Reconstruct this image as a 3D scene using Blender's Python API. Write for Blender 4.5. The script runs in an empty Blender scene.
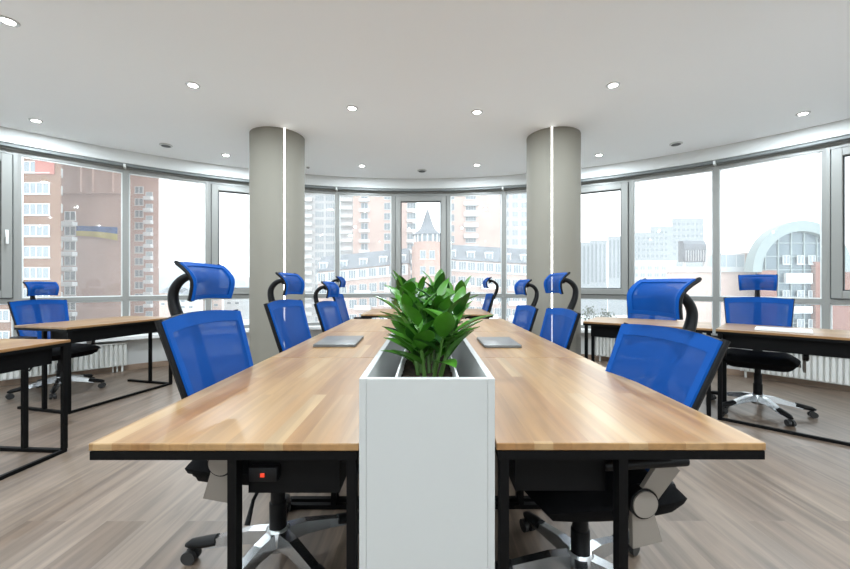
import bpy, bmesh, math, random
from mathutils import Vector, Matrix
R = math.radians
sc = bpy.context.scene
COL = sc.collection
random.seed(7)
EYE = 1.13          # camera height above the floor
F = 375.0           # focal length in pixels of the 850 px frame
CX, CY = -0.21, 0.33   # centre of the round bay
CEIL = 2.83

# ------------------------------------------------------------------ materials
def mat(name, col=(.8, .8, .8), rough=.5, metal=0.0, spec=.5, bump=0, bscale=200, var=0, vscale=6, coat=0, emit=None, es=0):
    m = bpy.data.materials.new(name); m.use_nodes = True
    nt = m.node_tree; b = nt.nodes['Principled BSDF']
    b.inputs['Base Color'].default_value = (*col, 1)
    b.inputs['Roughness'].default_value = rough
    b.inputs['Metallic'].default_value = metal
    b.inputs['Specular IOR Level'].default_value = spec
    b.inputs['Coat Weight'].default_value = coat
    if emit:
        b.inputs['Emission Color'].default_value = (*emit, 1); b.inputs['Emission Strength'].default_value = es
    tc = nt.nodes.new('ShaderNodeTexCoord')
    if var:
        n = nt.nodes.new('ShaderNodeTexNoise'); n.inputs['Scale'].default_value = vscale; n.inputs['Detail'].default_value = 4
        nt.links.new(tc.outputs['Object'], n.inputs['Vector'])
        mr = nt.nodes.new('ShaderNodeMapRange'); mr.inputs['From Min'].default_value = .3; mr.inputs['From Max'].default_value = .7
        mr.inputs['To Min'].default_value = 1 - var; mr.inputs['To Max'].default_value = 1 + var
        nt.links.new(n.outputs['Fac'], mr.inputs['Value'])
        v = nt.nodes.new('ShaderNodeVectorMath'); v.operation = 'SCALE'; v.inputs[0].default_value = col
        nt.links.new(mr.outputs['Result'], v.inputs['Scale']); nt.links.new(v.outputs['Vector'], b.inputs['Base Color'])
    if bump:
        n = nt.nodes.new('ShaderNodeTexNoise'); n.inputs['Scale'].default_value = bscale
        nt.links.new(tc.outputs['Object'], n.inputs['Vector'])
        bp = nt.nodes.new('ShaderNodeBump'); bp.inputs['Strength'].default_value = bump; bp.inputs['Distance'].default_value = .002
        nt.links.new(n.outputs['Fac'], bp.inputs['Height']); nt.links.new(bp.outputs['Normal'], b.inputs['Normal'])
    return m

def plank_mat(name, cols, blen, bwid, rough, grain=.25, rot=0, gscale=(3, 60, 60), coat=0, mortar=.0, mcol=(.2, .15, .1)):
    """wood staves/planks: brick texture picks a tone per stave, stretched noise gives grain"""
    m = bpy.data.materials.new(name); m.use_nodes = True
    nt = m.node_tree; b = nt.nodes['Principled BSDF']; L = nt.links.new
    tc = nt.nodes.new('ShaderNodeTexCoord'); mp = nt.nodes.new('ShaderNodeMapping')
    mp.inputs['Rotation'].default_value = (0, 0, rot)
    L(tc.outputs['Object'], mp.inputs['Vector'])
    br = nt.nodes.new('ShaderNodeTexBrick'); br.offset = .37; br.squash = 1
    br.inputs['Scale'].default_value = 1; br.inputs['Brick Width'].default_value = blen; br.inputs['Row Height'].default_value = bwid
    br.inputs['Mortar Size'].default_value = mortar; br.inputs['Mortar Smooth'].default_value = .1
    br.inputs['Color1'].default_value = (0, 0, 0, 1); br.inputs['Color2'].default_value = (1, 1, 1, 1); br.inputs['Mortar'].default_value = (.5, .5, .5, 1)
    L(mp.outputs['Vector'], br.inputs['Vector'])
    cr = nt.nodes.new('ShaderNodeValToRGB'); el = cr.color_ramp.elements
    el[0].color = (*cols[0], 1); el[1].color = (*cols[-1], 1)
    for i, c in enumerate(cols[1:-1]):
        e = el.new((i + 1) / (len(cols) - 1)); e.color = (*c, 1)
    L(br.outputs['Color'], cr.inputs['Fac'])
    mp2 = nt.nodes.new('ShaderNodeMapping'); mp2.inputs['Scale'].default_value = gscale
    L(mp.outputs['Vector'], mp2.inputs['Vector'])
    n = nt.nodes.new('ShaderNodeTexNoise'); n.inputs['Scale'].default_value = 1; n.inputs['Detail'].default_value = 5; n.inputs['Distortion'].default_value = .6
    # offset the grain per stave
    ad = nt.nodes.new('ShaderNodeVectorMath'); ad.operation = 'ADD'
    sc_ = nt.nodes.new('ShaderNodeVectorMath'); sc_.operation = 'SCALE'; sc_.inputs['Scale'].default_value = 17
    L(br.outputs['Color'], sc_.inputs[0]); L(mp2.outputs['Vector'], ad.inputs[0]); L(sc_.outputs['Vector'], ad.inputs[1])
    L(ad.outputs['Vector'], n.inputs['Vector'])
    mr = nt.nodes.new('ShaderNodeMapRange'); mr.inputs['From Min'].default_value = .3; mr.inputs['From Max'].default_value = .7
    mr.inputs['To Min'].default_value = 1 - grain; mr.inputs['To Max'].default_value = 1 + grain * .6
    L(n.outputs['Fac'], mr.inputs['Value'])
    v = nt.nodes.new('ShaderNodeVectorMath'); v.operation = 'SCALE'
    L(cr.outputs['Color'], v.inputs[0]); L(mr.outputs['Result'], v.inputs['Scale'])
    out = v.outputs['Vector']
    if mortar:
        mx = nt.nodes.new('ShaderNodeMix'); mx.data_type = 'RGBA'
        L(br.outputs['Fac'], mx.inputs[0]); L(out, mx.inputs[6]); mx.inputs[7].default_value = (*mcol, 1); out = mx.outputs[2]
    L(out, b.inputs['Base Color'])
    b.inputs['Roughness'].default_value = rough; b.inputs['Coat Weight'].default_value = coat; b.inputs['Coat Roughness'].default_value = .12
    return m

def brick_mat(name, c1, c2, mc, scale=1.0):
    m = bpy.data.materials.new(name); m.use_nodes = True
    nt = m.node_tree; b = nt.nodes['Principled BSDF']; L = nt.links.new
    tc = nt.nodes.new('ShaderNodeTexCoord'); mp = nt.nodes.new('ShaderNodeMapping')
    mp.inputs['Rotation'].default_value = (R(90), 0, 0)
    br = nt.nodes.new('ShaderNodeTexBrick'); br.inputs['Scale'].default_value = scale
    br.inputs['Color1'].default_value = (*c1, 1); br.inputs['Color2'].default_value = (*c2, 1); br.inputs['Mortar'].default_value = (*mc, 1)
    br.inputs['Brick Width'].default_value = .5; br.inputs['Row Height'].default_value = .2; br.inputs['Mortar Size'].default_value = .012
    L(tc.outputs['Object'], mp.inputs['Vector']); L(mp.outputs['Vector'], br.inputs['Vector'])
    n = nt.nodes.new('ShaderNodeTexNoise'); n.inputs['Scale'].default_value = .25; n.inputs['Detail'].default_value = 3
    L(tc.outputs['Object'], n.inputs['Vector'])
    mr = nt.nodes.new('ShaderNodeMapRange'); mr.inputs['To Min'].default_value = .8; mr.inputs['To Max'].default_value = 1.2
    L(n.outputs['Fac'], mr.inputs['Value'])
    v = nt.nodes.new('ShaderNodeVectorMath'); v.operation = 'SCALE'
    L(br.outputs['Color'], v.inputs[0]); L(mr.outputs['Result'], v.inputs['Scale']); L(v.outputs['Vector'], b.inputs['Base Color'])
    b.inputs['Roughness'].default_value = .9
    return m

def glass_mat(name, tint=(.97, .99, .985), refl=.05, veil=.0):
    m = bpy.data.materials.new(name); m.use_nodes = True
    nt = m.node_tree; nt.nodes.remove(nt.nodes['Principled BSDF']); L = nt.links.new
    out = nt.nodes['Material Output']
    tr = nt.nodes.new('ShaderNodeBsdfTransparent'); tr.inputs[0].default_value = (*tint, 1)
    gl = nt.nodes.new('ShaderNodeBsdfGlossy'); gl.inputs['Roughness'].default_value = .01
    fr = nt.nodes.new('ShaderNodeFresnel'); fr.inputs['IOR'].default_value = 1.45
    mx = nt.nodes.new('ShaderNodeMixShader')
    L(fr.outputs[0], mx.inputs[0]); L(tr.outputs[0], mx.inputs[1]); L(gl.outputs[0], mx.inputs[2])
    last = mx
    if veil:
        tl = nt.nodes.new('ShaderNodeBsdfTranslucent'); tl.inputs[0].default_value = (1, 1, 1, 1)  # white translucent share whitens the view in place of outdoor haze
        m2 = nt.nodes.new('ShaderNodeMixShader'); m2.inputs[0].default_value = veil
        L(mx.outputs[0], m2.inputs[1]); L(tl.outputs[0], m2.inputs[2]); last = m2
    L(last.outputs[0], out.inputs[0])
    return m

def mesh_fabric(name, col, see):
    m = bpy.data.materials.new(name); m.use_nodes = True
    nt = m.node_tree; b = nt.nodes['Principled BSDF']; L = nt.links.new
    b.inputs['Base Color'].default_value = (*col, 1); b.inputs['Roughness'].default_value = .55
    b.inputs['Specular IOR Level'].default_value = .12
    tl = nt.nodes.new('ShaderNodeBsdfTranslucent'); tl.inputs[0].default_value = (col[0] * 1.3, col[1] * 1.3, min(1, col[2] * 1.3), 1)
    m0 = nt.nodes.new('ShaderNodeMixShader'); m0.inputs[0].default_value = .25
    tr = nt.nodes.new('ShaderNodeBsdfTransparent')
    mx = nt.nodes.new('ShaderNodeMixShader'); mx.inputs[0].default_value = see
    L(b.outputs[0], m0.inputs[1]); L(tl.outputs[0], m0.inputs[2])
    L(m0.outputs[0], mx.inputs[1]); L(tr.outputs[0], mx.inputs[2]); L(mx.outputs[0], nt.nodes['Material Output'].inputs[0])
    return m

M = {}
M['wall'] = mat('wall_paint', (.66, .67, .66), .85, bump=.05, bscale=300)
M['ceiling'] = mat('ceiling_paint', (.94, .955, .965), .9)
M['wallwhite'] = mat('white_wall_paint', (.86, .86, .85), .85)
M['column'] = mat('column_paint', (.225, .21, .175), .8)
M['floor'] = plank_mat('floor_laminate', [(0.131, 0.092, 0.065), (0.170, 0.124, 0.092), (0.204, 0.155, 0.118), (0.152, 0.109, 0.080)], 1.3, .19, .34, .40, R(90), (1.5, 20, 20), mortar=.0015, mcol=(.17, .13, .10))
M['wood'] = plank_mat('pine_board', [(0.220, 0.104, 0.035), (0.308, 0.180, 0.074), (0.268, 0.142, 0.054), (0.344, 0.232, 0.118)], .62, .045, .34, .22, 0, (2.0, 34, 34), coat=.05)
M['woodedge'] = mat('pine_edge', (0.2599, 0.1624, 0.0910), .45, var=.12, vscale=18)
M['baseboard'] = mat('baseboard_wood', (.30, .21, .15), .5, var=.2)
M['black'] = mat('black_powder_coat', (.002, .002, .0022), .55, spec=.12, bump=.05)
M['blackplastic'] = mat('black_plastic', (.003, .003, .0035), .45, spec=.22)
M['blackfabric'] = mat('black_fabric', (.003, .003, .0035), .9, spec=.1, bump=.4, bscale=600)
M['blue'] = mesh_fabric('blue_mesh', (0.002, 0.066, 0.301), .25)
M['blueband'] = mat('blue_edging', (0.002, 0.059, 0.270), .65, spec=.1, bump=.2, bscale=900)
M['chrome'] = mat('polished_aluminium', (.46, .47, .48), .26, 1.0)
M['greige'] = mat('greige_plastic', (.20, .175, .15), .45)
M['rubber'] = mat('caster_rubber', (.02, .02, .02), .5)
M['planter'] = mat('white_laminate', (.415, .42, .41), .45)
M['liner'] = mat('liner_plastic', (.85, .85, .85), .4)
M['soil'] = mat('potting_soil', (.045, .026, .016), .95, bump=1, bscale=120, var=.5, vscale=60)
def leaf_mat(name, col):
    m = mat(name, col, .3, spec=.5, var=.35, vscale=14)
    nt = m.node_tree; b = nt.nodes['Principled BSDF']
    tl = nt.nodes.new('ShaderNodeBsdfTranslucent'); tl.inputs[0].default_value = (col[0] * 2.2, col[1] * 1.8, col[2], 1)
    mx = nt.nodes.new('ShaderNodeMixShader'); mx.inputs[0].default_value = .3
    nt.links.new(b.outputs[0], mx.inputs[1]); nt.links.new(tl.outputs[0], mx.inputs[2]); nt.links.new(mx.outputs[0], nt.nodes['Material Output'].inputs[0])
    return m
M['leaf'] = leaf_mat('glossy_leaf', (.070, .225, .024))
M['leafdark'] = leaf_mat('old_leaf', (.025, .11, .015))
M['stem'] = mat('green_stem', (.07, .16, .03), .5)
M['silver'] = mat('laptop_aluminium', (0.1700, 0.1700, 0.1658), .42, .6)
M['dark'] = mat('keyboard_dark', (.03, .03, .03), .5)
M['upvc'] = mat('grey_window_frame', (.255, .255, .24), .4)
M['upvclight'] = mat('white_window_bead', (.80, .82, .81), .4)
M['gasket'] = mat('rubber_gasket', (.05, .055, .055), .7)
M['rail'] = mat('curtain_rail', (.17, .185, .185), .5)
M['sill'] = mat('white_sill', (.80, .80, .79), .35)
M['radiator'] = mat('radiator_enamel', (.72, .72, .69), .4)
M['glass'] = glass_mat('window_glass', veil=.075)
M['led'] = mat('led_diffuser', (1, 1, 1), .5, emit=(1, .985, .93), es=3.2)
M['lamp'] = mat('spot_lens', (1, 1, 1), .4, emit=(1, .97, .9), es=12)
M['lampring'] = mat('brushed_ring', (.55, .55, .54), .35, .6)
M['ventdark'] = mat('dark_vent', (.05, .05, .05), .6)

# ------------------------------------------------------------------ mesh builder
class MB:
    def __init__(s): s.v = []; s.f = []; s.m = []
    def add(s, vs, fs, mi=0):
        o = len(s.v); s.v += [tuple(v) for v in vs]; s.f += [tuple(i + o for i in f) for f in fs]; s.m += [mi] * len(fs)
    def box(s, a, b, mi=0, mtx=None):
        x0, y0, z0 = [min(a[i], b[i]) for i in range(3)]; x1, y1, z1 = [max(a[i], b[i]) for i in range(3)]
        vs = [(x0, y0, z0), (x1, y0, z0), (x1, y1, z0), (x0, y1, z0), (x0, y0, z1), (x1, y0, z1), (x1, y1, z1), (x0, y1, z1)]
        if mtx is not None: vs = [mtx @ Vector(v) for v in vs]
        s.add(vs, [(0, 3, 2, 1), (4, 5, 6, 7), (0, 1, 5, 4), (1, 2, 6, 5), (2, 3, 7, 6), (3, 0, 4, 7)], mi); return s
    def bbox(s, a, b, bev, mi=0, seg=2, mtx=None):
        bm = bmesh.new(); bmesh.ops.create_cube(bm, size=1)
        c = [(a[i] + b[i]) / 2 for i in range(3)]; d = [abs(a[i] - b[i]) for i in range(3)]
        for v in bm.verts: v.co = Vector([c[i] + v.co[i] * d[i] for i in range(3)])
        bmesh.ops.bevel(bm, geom=bm.edges[:], offset=bev, segments=seg, affect='EDGES', profile=.5)
        vs = [v.co.copy() for v in bm.verts]
        if mtx is not None: vs = [mtx @ v for v in vs]
        s.add(vs, [[v.index for v in f.verts] for f in bm.faces], mi); bm.free(); return s
    def prism(s, pts, z0, z1, mi=0, mtx=None):
        n = len(pts)
        ar = sum(pts[i][0] * pts[(i + 1) % n][1] - pts[(i + 1) % n][0] * pts[i][1] for i in range(n))
        if ar < 0: pts = pts[::-1]
        vs = [Vector((x, y, z0)) for x, y in pts] + [Vector((x, y, z1)) for x, y in pts]
        if mtx is not None: vs = [mtx @ v for v in vs]
        s.add(vs, [tuple(range(n))[::-1], tuple(range(n, 2 * n))] + [(i, (i + 1) % n, n + (i + 1) % n, n + i) for i in range(n)], mi); return s
    def tube(s, pts, rad, n=10, mi=0, flat=1.0, up=(0, 0, 1)):
        """round (or flattened) tube along pts; rad a number or list; flat scales the side axis"""
        pts = [Vector(p) for p in pts]; k = len(pts)
        rs = rad if isinstance(rad, (list, tuple)) else [rad] * k
        vs = []
        for i, p in enumerate(pts):
            t = (pts[min(i + 1, k - 1)] - pts[max(i - 1, 0)]).normalized()
            u = Vector(up)
            if abs(t.dot(u)) > .95: u = Vector((1, 0, 0)) if abs(t.x) < .9 else Vector((0, 1, 0))
            a = t.cross(u).normalized(); b = a.cross(t).normalized()
            for j in range(n):
                w = 2 * math.pi * j / n
                vs.append(p + a * math.cos(w) * rs[i] * flat + b * math.sin(w) * rs[i])
        fs = [(i * n + j, i * n + (j + 1) % n, (i + 1) * n + (j + 1) % n, (i + 1) * n + j) for i in range(k - 1) for j in range(n)]
        fs = [f[::-1] for f in fs]
        fs += [tuple(range(n)), tuple(range((k - 1) * n, k * n))[::-1]]
        s.add(vs, fs, mi); return s
    def cyl(s, a, b, r, n=20, mi=0, r2=None):
        return s.tube([a, b], [r, r if r2 is None else r2], n, mi)
    def lathe(s, prof, c=(0, 0, 0), n=28, mi=0, mtx=None):
        vs = [];
        for r, z in prof:
            for j in range(n):
                w = 2 * math.pi * j / n; v = Vector((c[0] + r * math.cos(w), c[1] + r * math.sin(w), c[2] + z)); vs.append(mtx @ v if mtx is not None else v)
        k = len(prof)
        fs = [(i * n + j, i * n + (j + 1) % n, (i + 1) * n + (j + 1) % n, (i + 1) * n + j) for i in range(k - 1) for j in range(n)]
        fs += [tuple(range(n))[::-1], tuple(range((k - 1) * n, k * n))]
        s.add(vs, fs, mi); return s
    def sheet(s, fn, nu, nv, th, mi=0, u0=0, u1=1, v0=0, v1=1):
        """closed slab of thickness th centred on surface fn(u,v)"""
        P = [[Vector(fn(u0 + (u1 - u0) * i / nu, v0 + (v1 - v0) * j / nv)) for j in range(nv + 1)] for i in range(nu + 1)]
        def N(i, j):
            a = P[min(i + 1, nu)][j] - P[max(i - 1, 0)][j]; b = P[i][min(j + 1, nv)] - P[i][max(j - 1, 0)]
            return a.cross(b).normalized()
        f_, b_ = [], []
        for i in range(nu + 1):
            for j in range(nv + 1):
                n = N(i, j); f_.append(P[i][j] + n * th / 2); b_.append(P[i][j] - n * th / 2)
        q = lambda i, j: i * (nv + 1) + j; T = len(f_)
        fs = []
        for i in range(nu):
            for j in range(nv):
                a, b, c, d = q(i, j), q(i + 1, j), q(i + 1, j + 1), q(i, j + 1)
                fs += [(a, b, c, d), (T + d, T + c, T + b, T + a)]
        for i in range(nu):
            fs += [(q(i, 0), T + q(i, 0), T + q(i + 1, 0), q(i + 1, 0)), (q(i + 1, nv), T + q(i + 1, nv), T + q(i, nv), q(i, nv))]
        for j in range(nv):
            fs += [(q(0, j + 1), T + q(0, j + 1), T + q(0, j), q(0, j)), (q(nu, j), T + q(nu, j), T + q(nu, j + 1), q(nu, j + 1))]
        s.add(f_ + b_, fs, mi); return s
    def build(s, name, ms, parent=None, loc=None, smooth=True, angle=38):
        me = bpy.data.meshes.new(name); me.from_pydata(s.v, [], s.f); me.update()
        for m in (ms if isinstance(ms, (list, tuple)) else [ms]): me.materials.append(m)
        me.polygons.foreach_set('material_index', s.m)
        if smooth:
            me.polygons.foreach_set('use_smooth', [True] * len(me.polygons)); me.set_sharp_from_angle(angle=R(angle))
        o = bpy.data.objects.new(name, me); COL.objects.link(o)
        if parent: o.parent = parent
        if loc: o.location = loc
        return o

def tag(o, label=None, cat=None, group=None, kind=None):
    if label: o['label'] = label
    if cat: o['category'] = cat
    if group: o['group'] = group
    if kind: o['kind'] = kind
    return o
def empty(name, loc=(0, 0, 0), rz=0, **k):
    o = bpy.data.objects.new(name, None); COL.objects.link(o); o.location = loc; o.rotation_euler = (0, 0, rz); o.empty_display_size = .1
    return tag(o, **k)
def kids(o): return [c for c in bpy.data.objects if c.parent == o]
def snapshot(o): return (o, [snapshot(c) for c in kids(o)])
def copy_tree(snap, parent=None):
    o, ch = snap; c = o.copy(); COL.objects.link(c); c.parent = parent
    for k in ch: copy_tree(k, c)
    return c
def arc(r, a0, a1, n): return [(CX + r * math.sin(R(a0 + (a1 - a0) * i / n)), CY + r * math.cos(R(a0 + (a1 - a0) * i / n))) for i in range(n + 1)]
def pol(r, a): return (CX + r * math.sin(R(a)), CY + r * math.cos(R(a)))

# ------------------------------------------------------------------ the room
A0, A1 = -85.3, 87.4
BACK = -3.6
XL, XR = pol(5.93, A0)[0], pol(5.93, A1)[0]
def struct(mb, name, ms, **k): return tag(mb.build(name, ms, **k), kind='structure')

poly = arc(6.1, A0, A1, 48) + [(XR + .17, BACK - .15), (XL - .17, BACK - .15)]
struct(MB().prism(poly, -.25, 0), 'floor', M['floor'])
struct(MB().prism(poly, CEIL, CEIL + .25), 'ceiling', M['ceiling'])

def ring(r0, r1, z0, z1, a0=A0, a1=A1, n=60):
    mb = MB(); n = max(2, n)
    for i in range(n):
        b0, b1 = a0 + (a1 - a0) * i / n, a0 + (a1 - a0) * (i + 1) / n
    p0, p1 = arc(r0, a0, a1, n), arc(r1, a0, a1, n)
    vs = [(x, y, z) for z in (z0, z1) for p in (p0, p1) for x, y in p]; k = n + 1; fs = []
    for i in range(n):
        a, b = i, i + 1
        fs += [(a, b, k + b, k + a), (2 * k + a, 3 * k + a, 3 * k + b, 2 * k + b), (a, 2 * k + a, 2 * k + b, b), (k + a, k + b, 3 * k + b, 3 * k + a)]
    fs += [(0, k, 3 * k, 2 * k), (k - 1, 3 * k - 1, 4 * k - 1, 2 * k - 1)]
    mb.add(vs, fs); return mb
struct(ring(5.78, 6.08, 2.67, CEIL, n=80), 'trim_1', M['wall'], angle=60)                # bulkhead above the windows
struct(ring(5.80, 5.87, 2.635, 2.67, n=80), 'trim_2', M['rail'], angle=60)            # curtain rail
struct(ring(5.87, 6.08, 2.62, 2.67, n=80), 'trim_3', M['upvc'], angle=60)             # head above the frames
struct(ring(5.85, 6.08, 0, .41, n=80), 'wall_front', M['wall'], angle=60)
struct(ring(5.68, 6.0, .41, .45, n=80), 'trim_4', M['sill'], angle=60)                # window board
struct(ring(5.835, 5.85, 0, .07, n=80), 'baseboard_front', M['baseboard'], angle=60)
struct(MB().box((XL - .15, BACK, 0), (XL, CY + .46, CEIL)), 'wall_left', M['wallwhite'])
struct(MB().box((XR, BACK, 0), (XR + .15, CY + .24, CEIL)), 'wall_right', M['wallwhite'])
struct(MB().box((XL - .15, BACK - .15, 0), (XR + .15, BACK, CEIL)), 'wall_back', M['wallwhite'])

MUL = [-85.3, -76.1, -66.9, -57.7, -48.5, -39.2, -30.1, -21.1, -12.2, -3.4, 5.5, 14.2, 22.9, 31.9, 41.2, 50.5, 59.8, 69.0, 78.2, 87.4]
RG = 5.95
for i in range(len(MUL) - 1):
    p, q = Vector((*pol(RG, MUL[i]), 0)), Vector((*pol(RG, MUL[i + 1]), 0))
    w = (q - p).length; ang = math.atan2(q.y - p.y, q.x - p.x)
    wn = empty('window_%d' % (i + 1), p, ang, kind='structure')       # local x along the chord, +y outside
    fr = MB()
    fr.box((0, -.045, .45), (.035, .045, 2.62)); fr.box((w - .035, -.045, .45), (w, .045, 2.62))
    for z0, z1 in ((.45, .495), (.90, .955), (2.575, 2.62)): fr.box((.035, -.04, z0), (w - .035, .04, z1))
    fr.build('frame', M['upvc'], wn, smooth=False)
    bd = MB()
    if i % 3 != 0:
        for x0, x1, z0, z1 in ((.035, .047, .955, 2.575), (w - .047, w - .035, .955, 2.575), (.047, w - .047, 2.563, 2.575), (.047, w - .047, .955, .967)):
            bd.box((x0, -.025, z0), (x1, .0, z1))
    for x0, x1, z0, z1 in ((.035, .047, .495, .90), (w - .047, w - .035, .495, .90), (.047, w - .047, .888, .90), (.047, w - .047, .495, .507)):
        bd.box((x0, -.025, z0), (x1, .0, z1))
    bd.build('glazing_bead', M['upvclight'], wn, smooth=False)
    MB().box((.035, -.006, .495), (w - .035, .006, .90)).build('pane', M['glass'], wn, smooth=False)
    if i % 3 == 0:      # opening sash
        s = MB(); a, b, c, d = .045, w - .045, .962, 2.565; t = .085
        s.bbox((a, -.075, c), (a + t, .02, d), .006, seg=1); s.bbox((b - t, -.075, c), (b, .02, d), .006, seg=1)
        s.bbox((a + t - .004, -.074, c), (b - t + .004, .02, c + t), .006, seg=1); s.bbox((a + t - .004, -.074, d - t), (b - t + .004, .02, d), .006, seg=1)
        sh = s.build('sash', M['upvc'], wn, smooth=False)
        g = MB()
        for x0, x1, z0, z1 in ((a + t, a + t + .01, c + t, d - t), (b - t - .01, b - t, c + t, d - t), (a + t, b - t, c + t, c + t + .01), (a + t, b - t, d - t - .01, d - t)):
            g.box((x0, -.05, z0), (x1, -.01, z1))
        for x0, x1, z0, z1 in ((.035, a, .955, 2.575), (b, w - .035, .955, 2.575), (a, b, .955, c), (a, b, d, 2.575)):
            g.box((x0, -.03, z0), (x1, .01, z1))
        g.build('gasket', M['gasket'], sh, smooth=False)
        MB().box((a + t, -.006, c + t), (b - t, .006, d - t)).build('pane', M['glass'], wn, smooth=False)
        hx = (a + t / 2) if i == 12 else (b - t / 2); hz = {3: 1.68, 9: 1.1}.get(i, 1.5) - 1.5
        hb = MB(); hb.bbox((hx - .013, -.085, 1.46 + hz), (hx + .013, -.075, 1.54 + hz), .003); hb.cyl((hx, -.085, 1.5 + hz), (hx, -.115, 1.5 + hz), .009, 10)
        hb.bbox((hx - .011, -.125, 1.38 + hz), (hx + .011, -.108, 1.515 + hz), .005)
        hb.build('handle', M['upvclight'], wn)
    else:
        MB().box((.035, -.006, .955), (w - .035, .006, 2.575)).build('pane', M['glass'], wn, smooth=False)
    if i % 3 != 0 and i % 3 == 2:   # joint of the curtain rail
        MB().bbox((-.012 , -.165, 2.615), (.012, -.05, 2.66), .004).build('rail_bracket', M['upvclight'], wn)

# radiators under the sill
def radiator(a0, a1, label):
    am = (a0 + a1) / 2; w = 2 * 5.74 * math.sin(R(a1 - a0) / 2)
    x, y = pol(5.745, am)
    t = empty('radiator', (x, y, 0), -R(am), label=label, cat='radiator', group='radiators under the window board')
    b = MB(); n = int(w / .045); b.box((-w / 2, -.01, .075), (w / 2, .05, .365))
    for k in range(n):
        xx = -w / 2 + (k + .5) * w / n
        b.prism([(xx - .019, -.01), (xx - .013, -.035), (xx + .013, -.035), (xx + .019, -.01)], .09, .35)
    b.build('panel', M['radiator'], t, smooth=False)
    g = MB(); g.bbox((-w / 2 - .003, -.042, .355), (w / 2 + .003, .055, .375), .004); g.build('top_grille', M['radiator'], t, smooth=False)
    for s in (-1, 1):
        MB().box((s * w / 2 - s * .06, .0, 0), (s * w / 2 - s * .04, .02, .08)).build('foot', M['radiator'], t, smooth=False)
    v = MB(); v.cyl((w / 2 - .1, .02, 0), (w / 2 - .1, .02, .09), .008); v.cyl((w / 2 - .14, .02, 0), (w / 2 - .14, .02, .09), .008)
    v.build('pipe', M['radiator'], t)
radiator(-52.5, -39.0, 'white ribbed radiator under the sill behind the far left desk')
radiator(27.5, 37.0, 'white ribbed radiator under the sill just right of the right column')
radiator(43.5, 57.0, 'white ribbed radiator at the right edge beside the lone mesh chair')

# columns with an LED slot
def column(x, y, led, label):
    c = empty('column', (x, y, 0), 0, label=label, kind='structure')
    r = .30; n = 64; hw = math.asin(.008 / r)
    pts = [(r * math.sin(led + hw + (2 * math.pi - 2 * hw) * k / n), -r * math.cos(led + hw + (2 * math.pi - 2 * hw) * k / n)) for k in range(n + 1)]
    ri = r - .02
    pts += [(ri * math.sin(led - hw), -ri * math.cos(led - hw)), (ri * math.sin(led + hw), -ri * math.cos(led + hw))]
    MB().prism(pts, 0, CEIL).build('column_shaft', M['column'], c, angle=30)
    m = Matrix.Rotation(led, 4, 'Z')
    MB().box((-.007, -r + .001, .02), (.007, -r + .015, CEIL - .004), mtx=m).build('light_strip', M['led'], c, smooth=False)
    bp = [( (r + .012) * math.cos(2 * math.pi * k / 48), (r + .012) * math.sin(2 * math.pi * k / 48)) for k in range(48)]
    bo = MB(); bo.prism(bp, 0, .07); bo.build('plinth', M['baseboard'], c)
column(-1.74, 4.37, R(35), 'round cream column on the left with a lit LED slot')
column(1.47, 4.37, R(-21), 'round cream column on the right with a lit LED slot')

# recessed ceiling spots
def px_ceiling(px, py):
    Y = (CEIL - EYE) * F / (283 - py); return ((px - 427) * Y / F, Y)
spot_list = [(8, 21, 'ceiling spot in the top left corner, largest and cut by the picture edge'),
             (193, 85, 'lit ceiling spot above the left half, nearest one left of the left column'),
             (352, 108, 'lit ceiling spot between the columns, left of the front pair'),
             (477, 112, 'lit ceiling spot between the columns, right of the front pair'),
             (613, 85, 'lit ceiling spot just right of and in front of the right column'),
             (803, 113.5, 'lit ceiling spot near the right end of the curved bulkhead'),
             (36, 120.5, 'lit ceiling spot at the far left close to the curved bulkhead'),
             (226, 155, 'small lit ceiling spot just left of the left column'),
             (362, 165.7, 'small lit ceiling spot near the bulkhead, left of the centre window'),
             (477, 165, 'small lit ceiling spot near the bulkhead, right of the centre window'),
             (599, 155, 'small lit ceiling spot right of the right column over the opening window')]
pos = [(*px_ceiling(a, b), l, True) for a, b, l in spot_list]
for y in (1.0, -1.0, -2.8):  # unseen spots added behind the camera as fill light
    for x in (-4.2, -2.2, -.75, .55, 1.9, 3.9):
        pos.append((x, y, 'added unseen ceiling spot, fill light over the near end of the room', False))
rg = MB(); rg.lathe([(.036, 0), (.036, -.006), (.052, -.006), (.056, 0)], n=28)
sp = empty('ceiling_spot', cat='ceiling light', group='recessed ceiling spots')
rg.build('ring', M['lampring'], sp)
MB().lathe([(.001, -.004), (.034, -.004), (.034, -.001), (.001, -.001)], n=24).build('lens', M['lamp'], sp)
SN = snapshot(sp)
for k, (x, y, lab, vis) in enumerate(pos):
    o = sp if k == 0 else copy_tree(SN)
    o.location = (x, y, CEIL); o['label'] = lab
    if not vis: o['group'] = 'added unseen fill spots over the near end of the room'
    ld = bpy.data.lights.new('spot_light', 'AREA'); ld.shape = 'DISK'; ld.size = .07; ld.energy = 9 if vis else 10; ld.color = (.82, .93, 1)
    lo = bpy.data.objects.new('spot_light', ld); COL.objects.link(lo); lo.location = (x, y, CEIL - .012)
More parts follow.
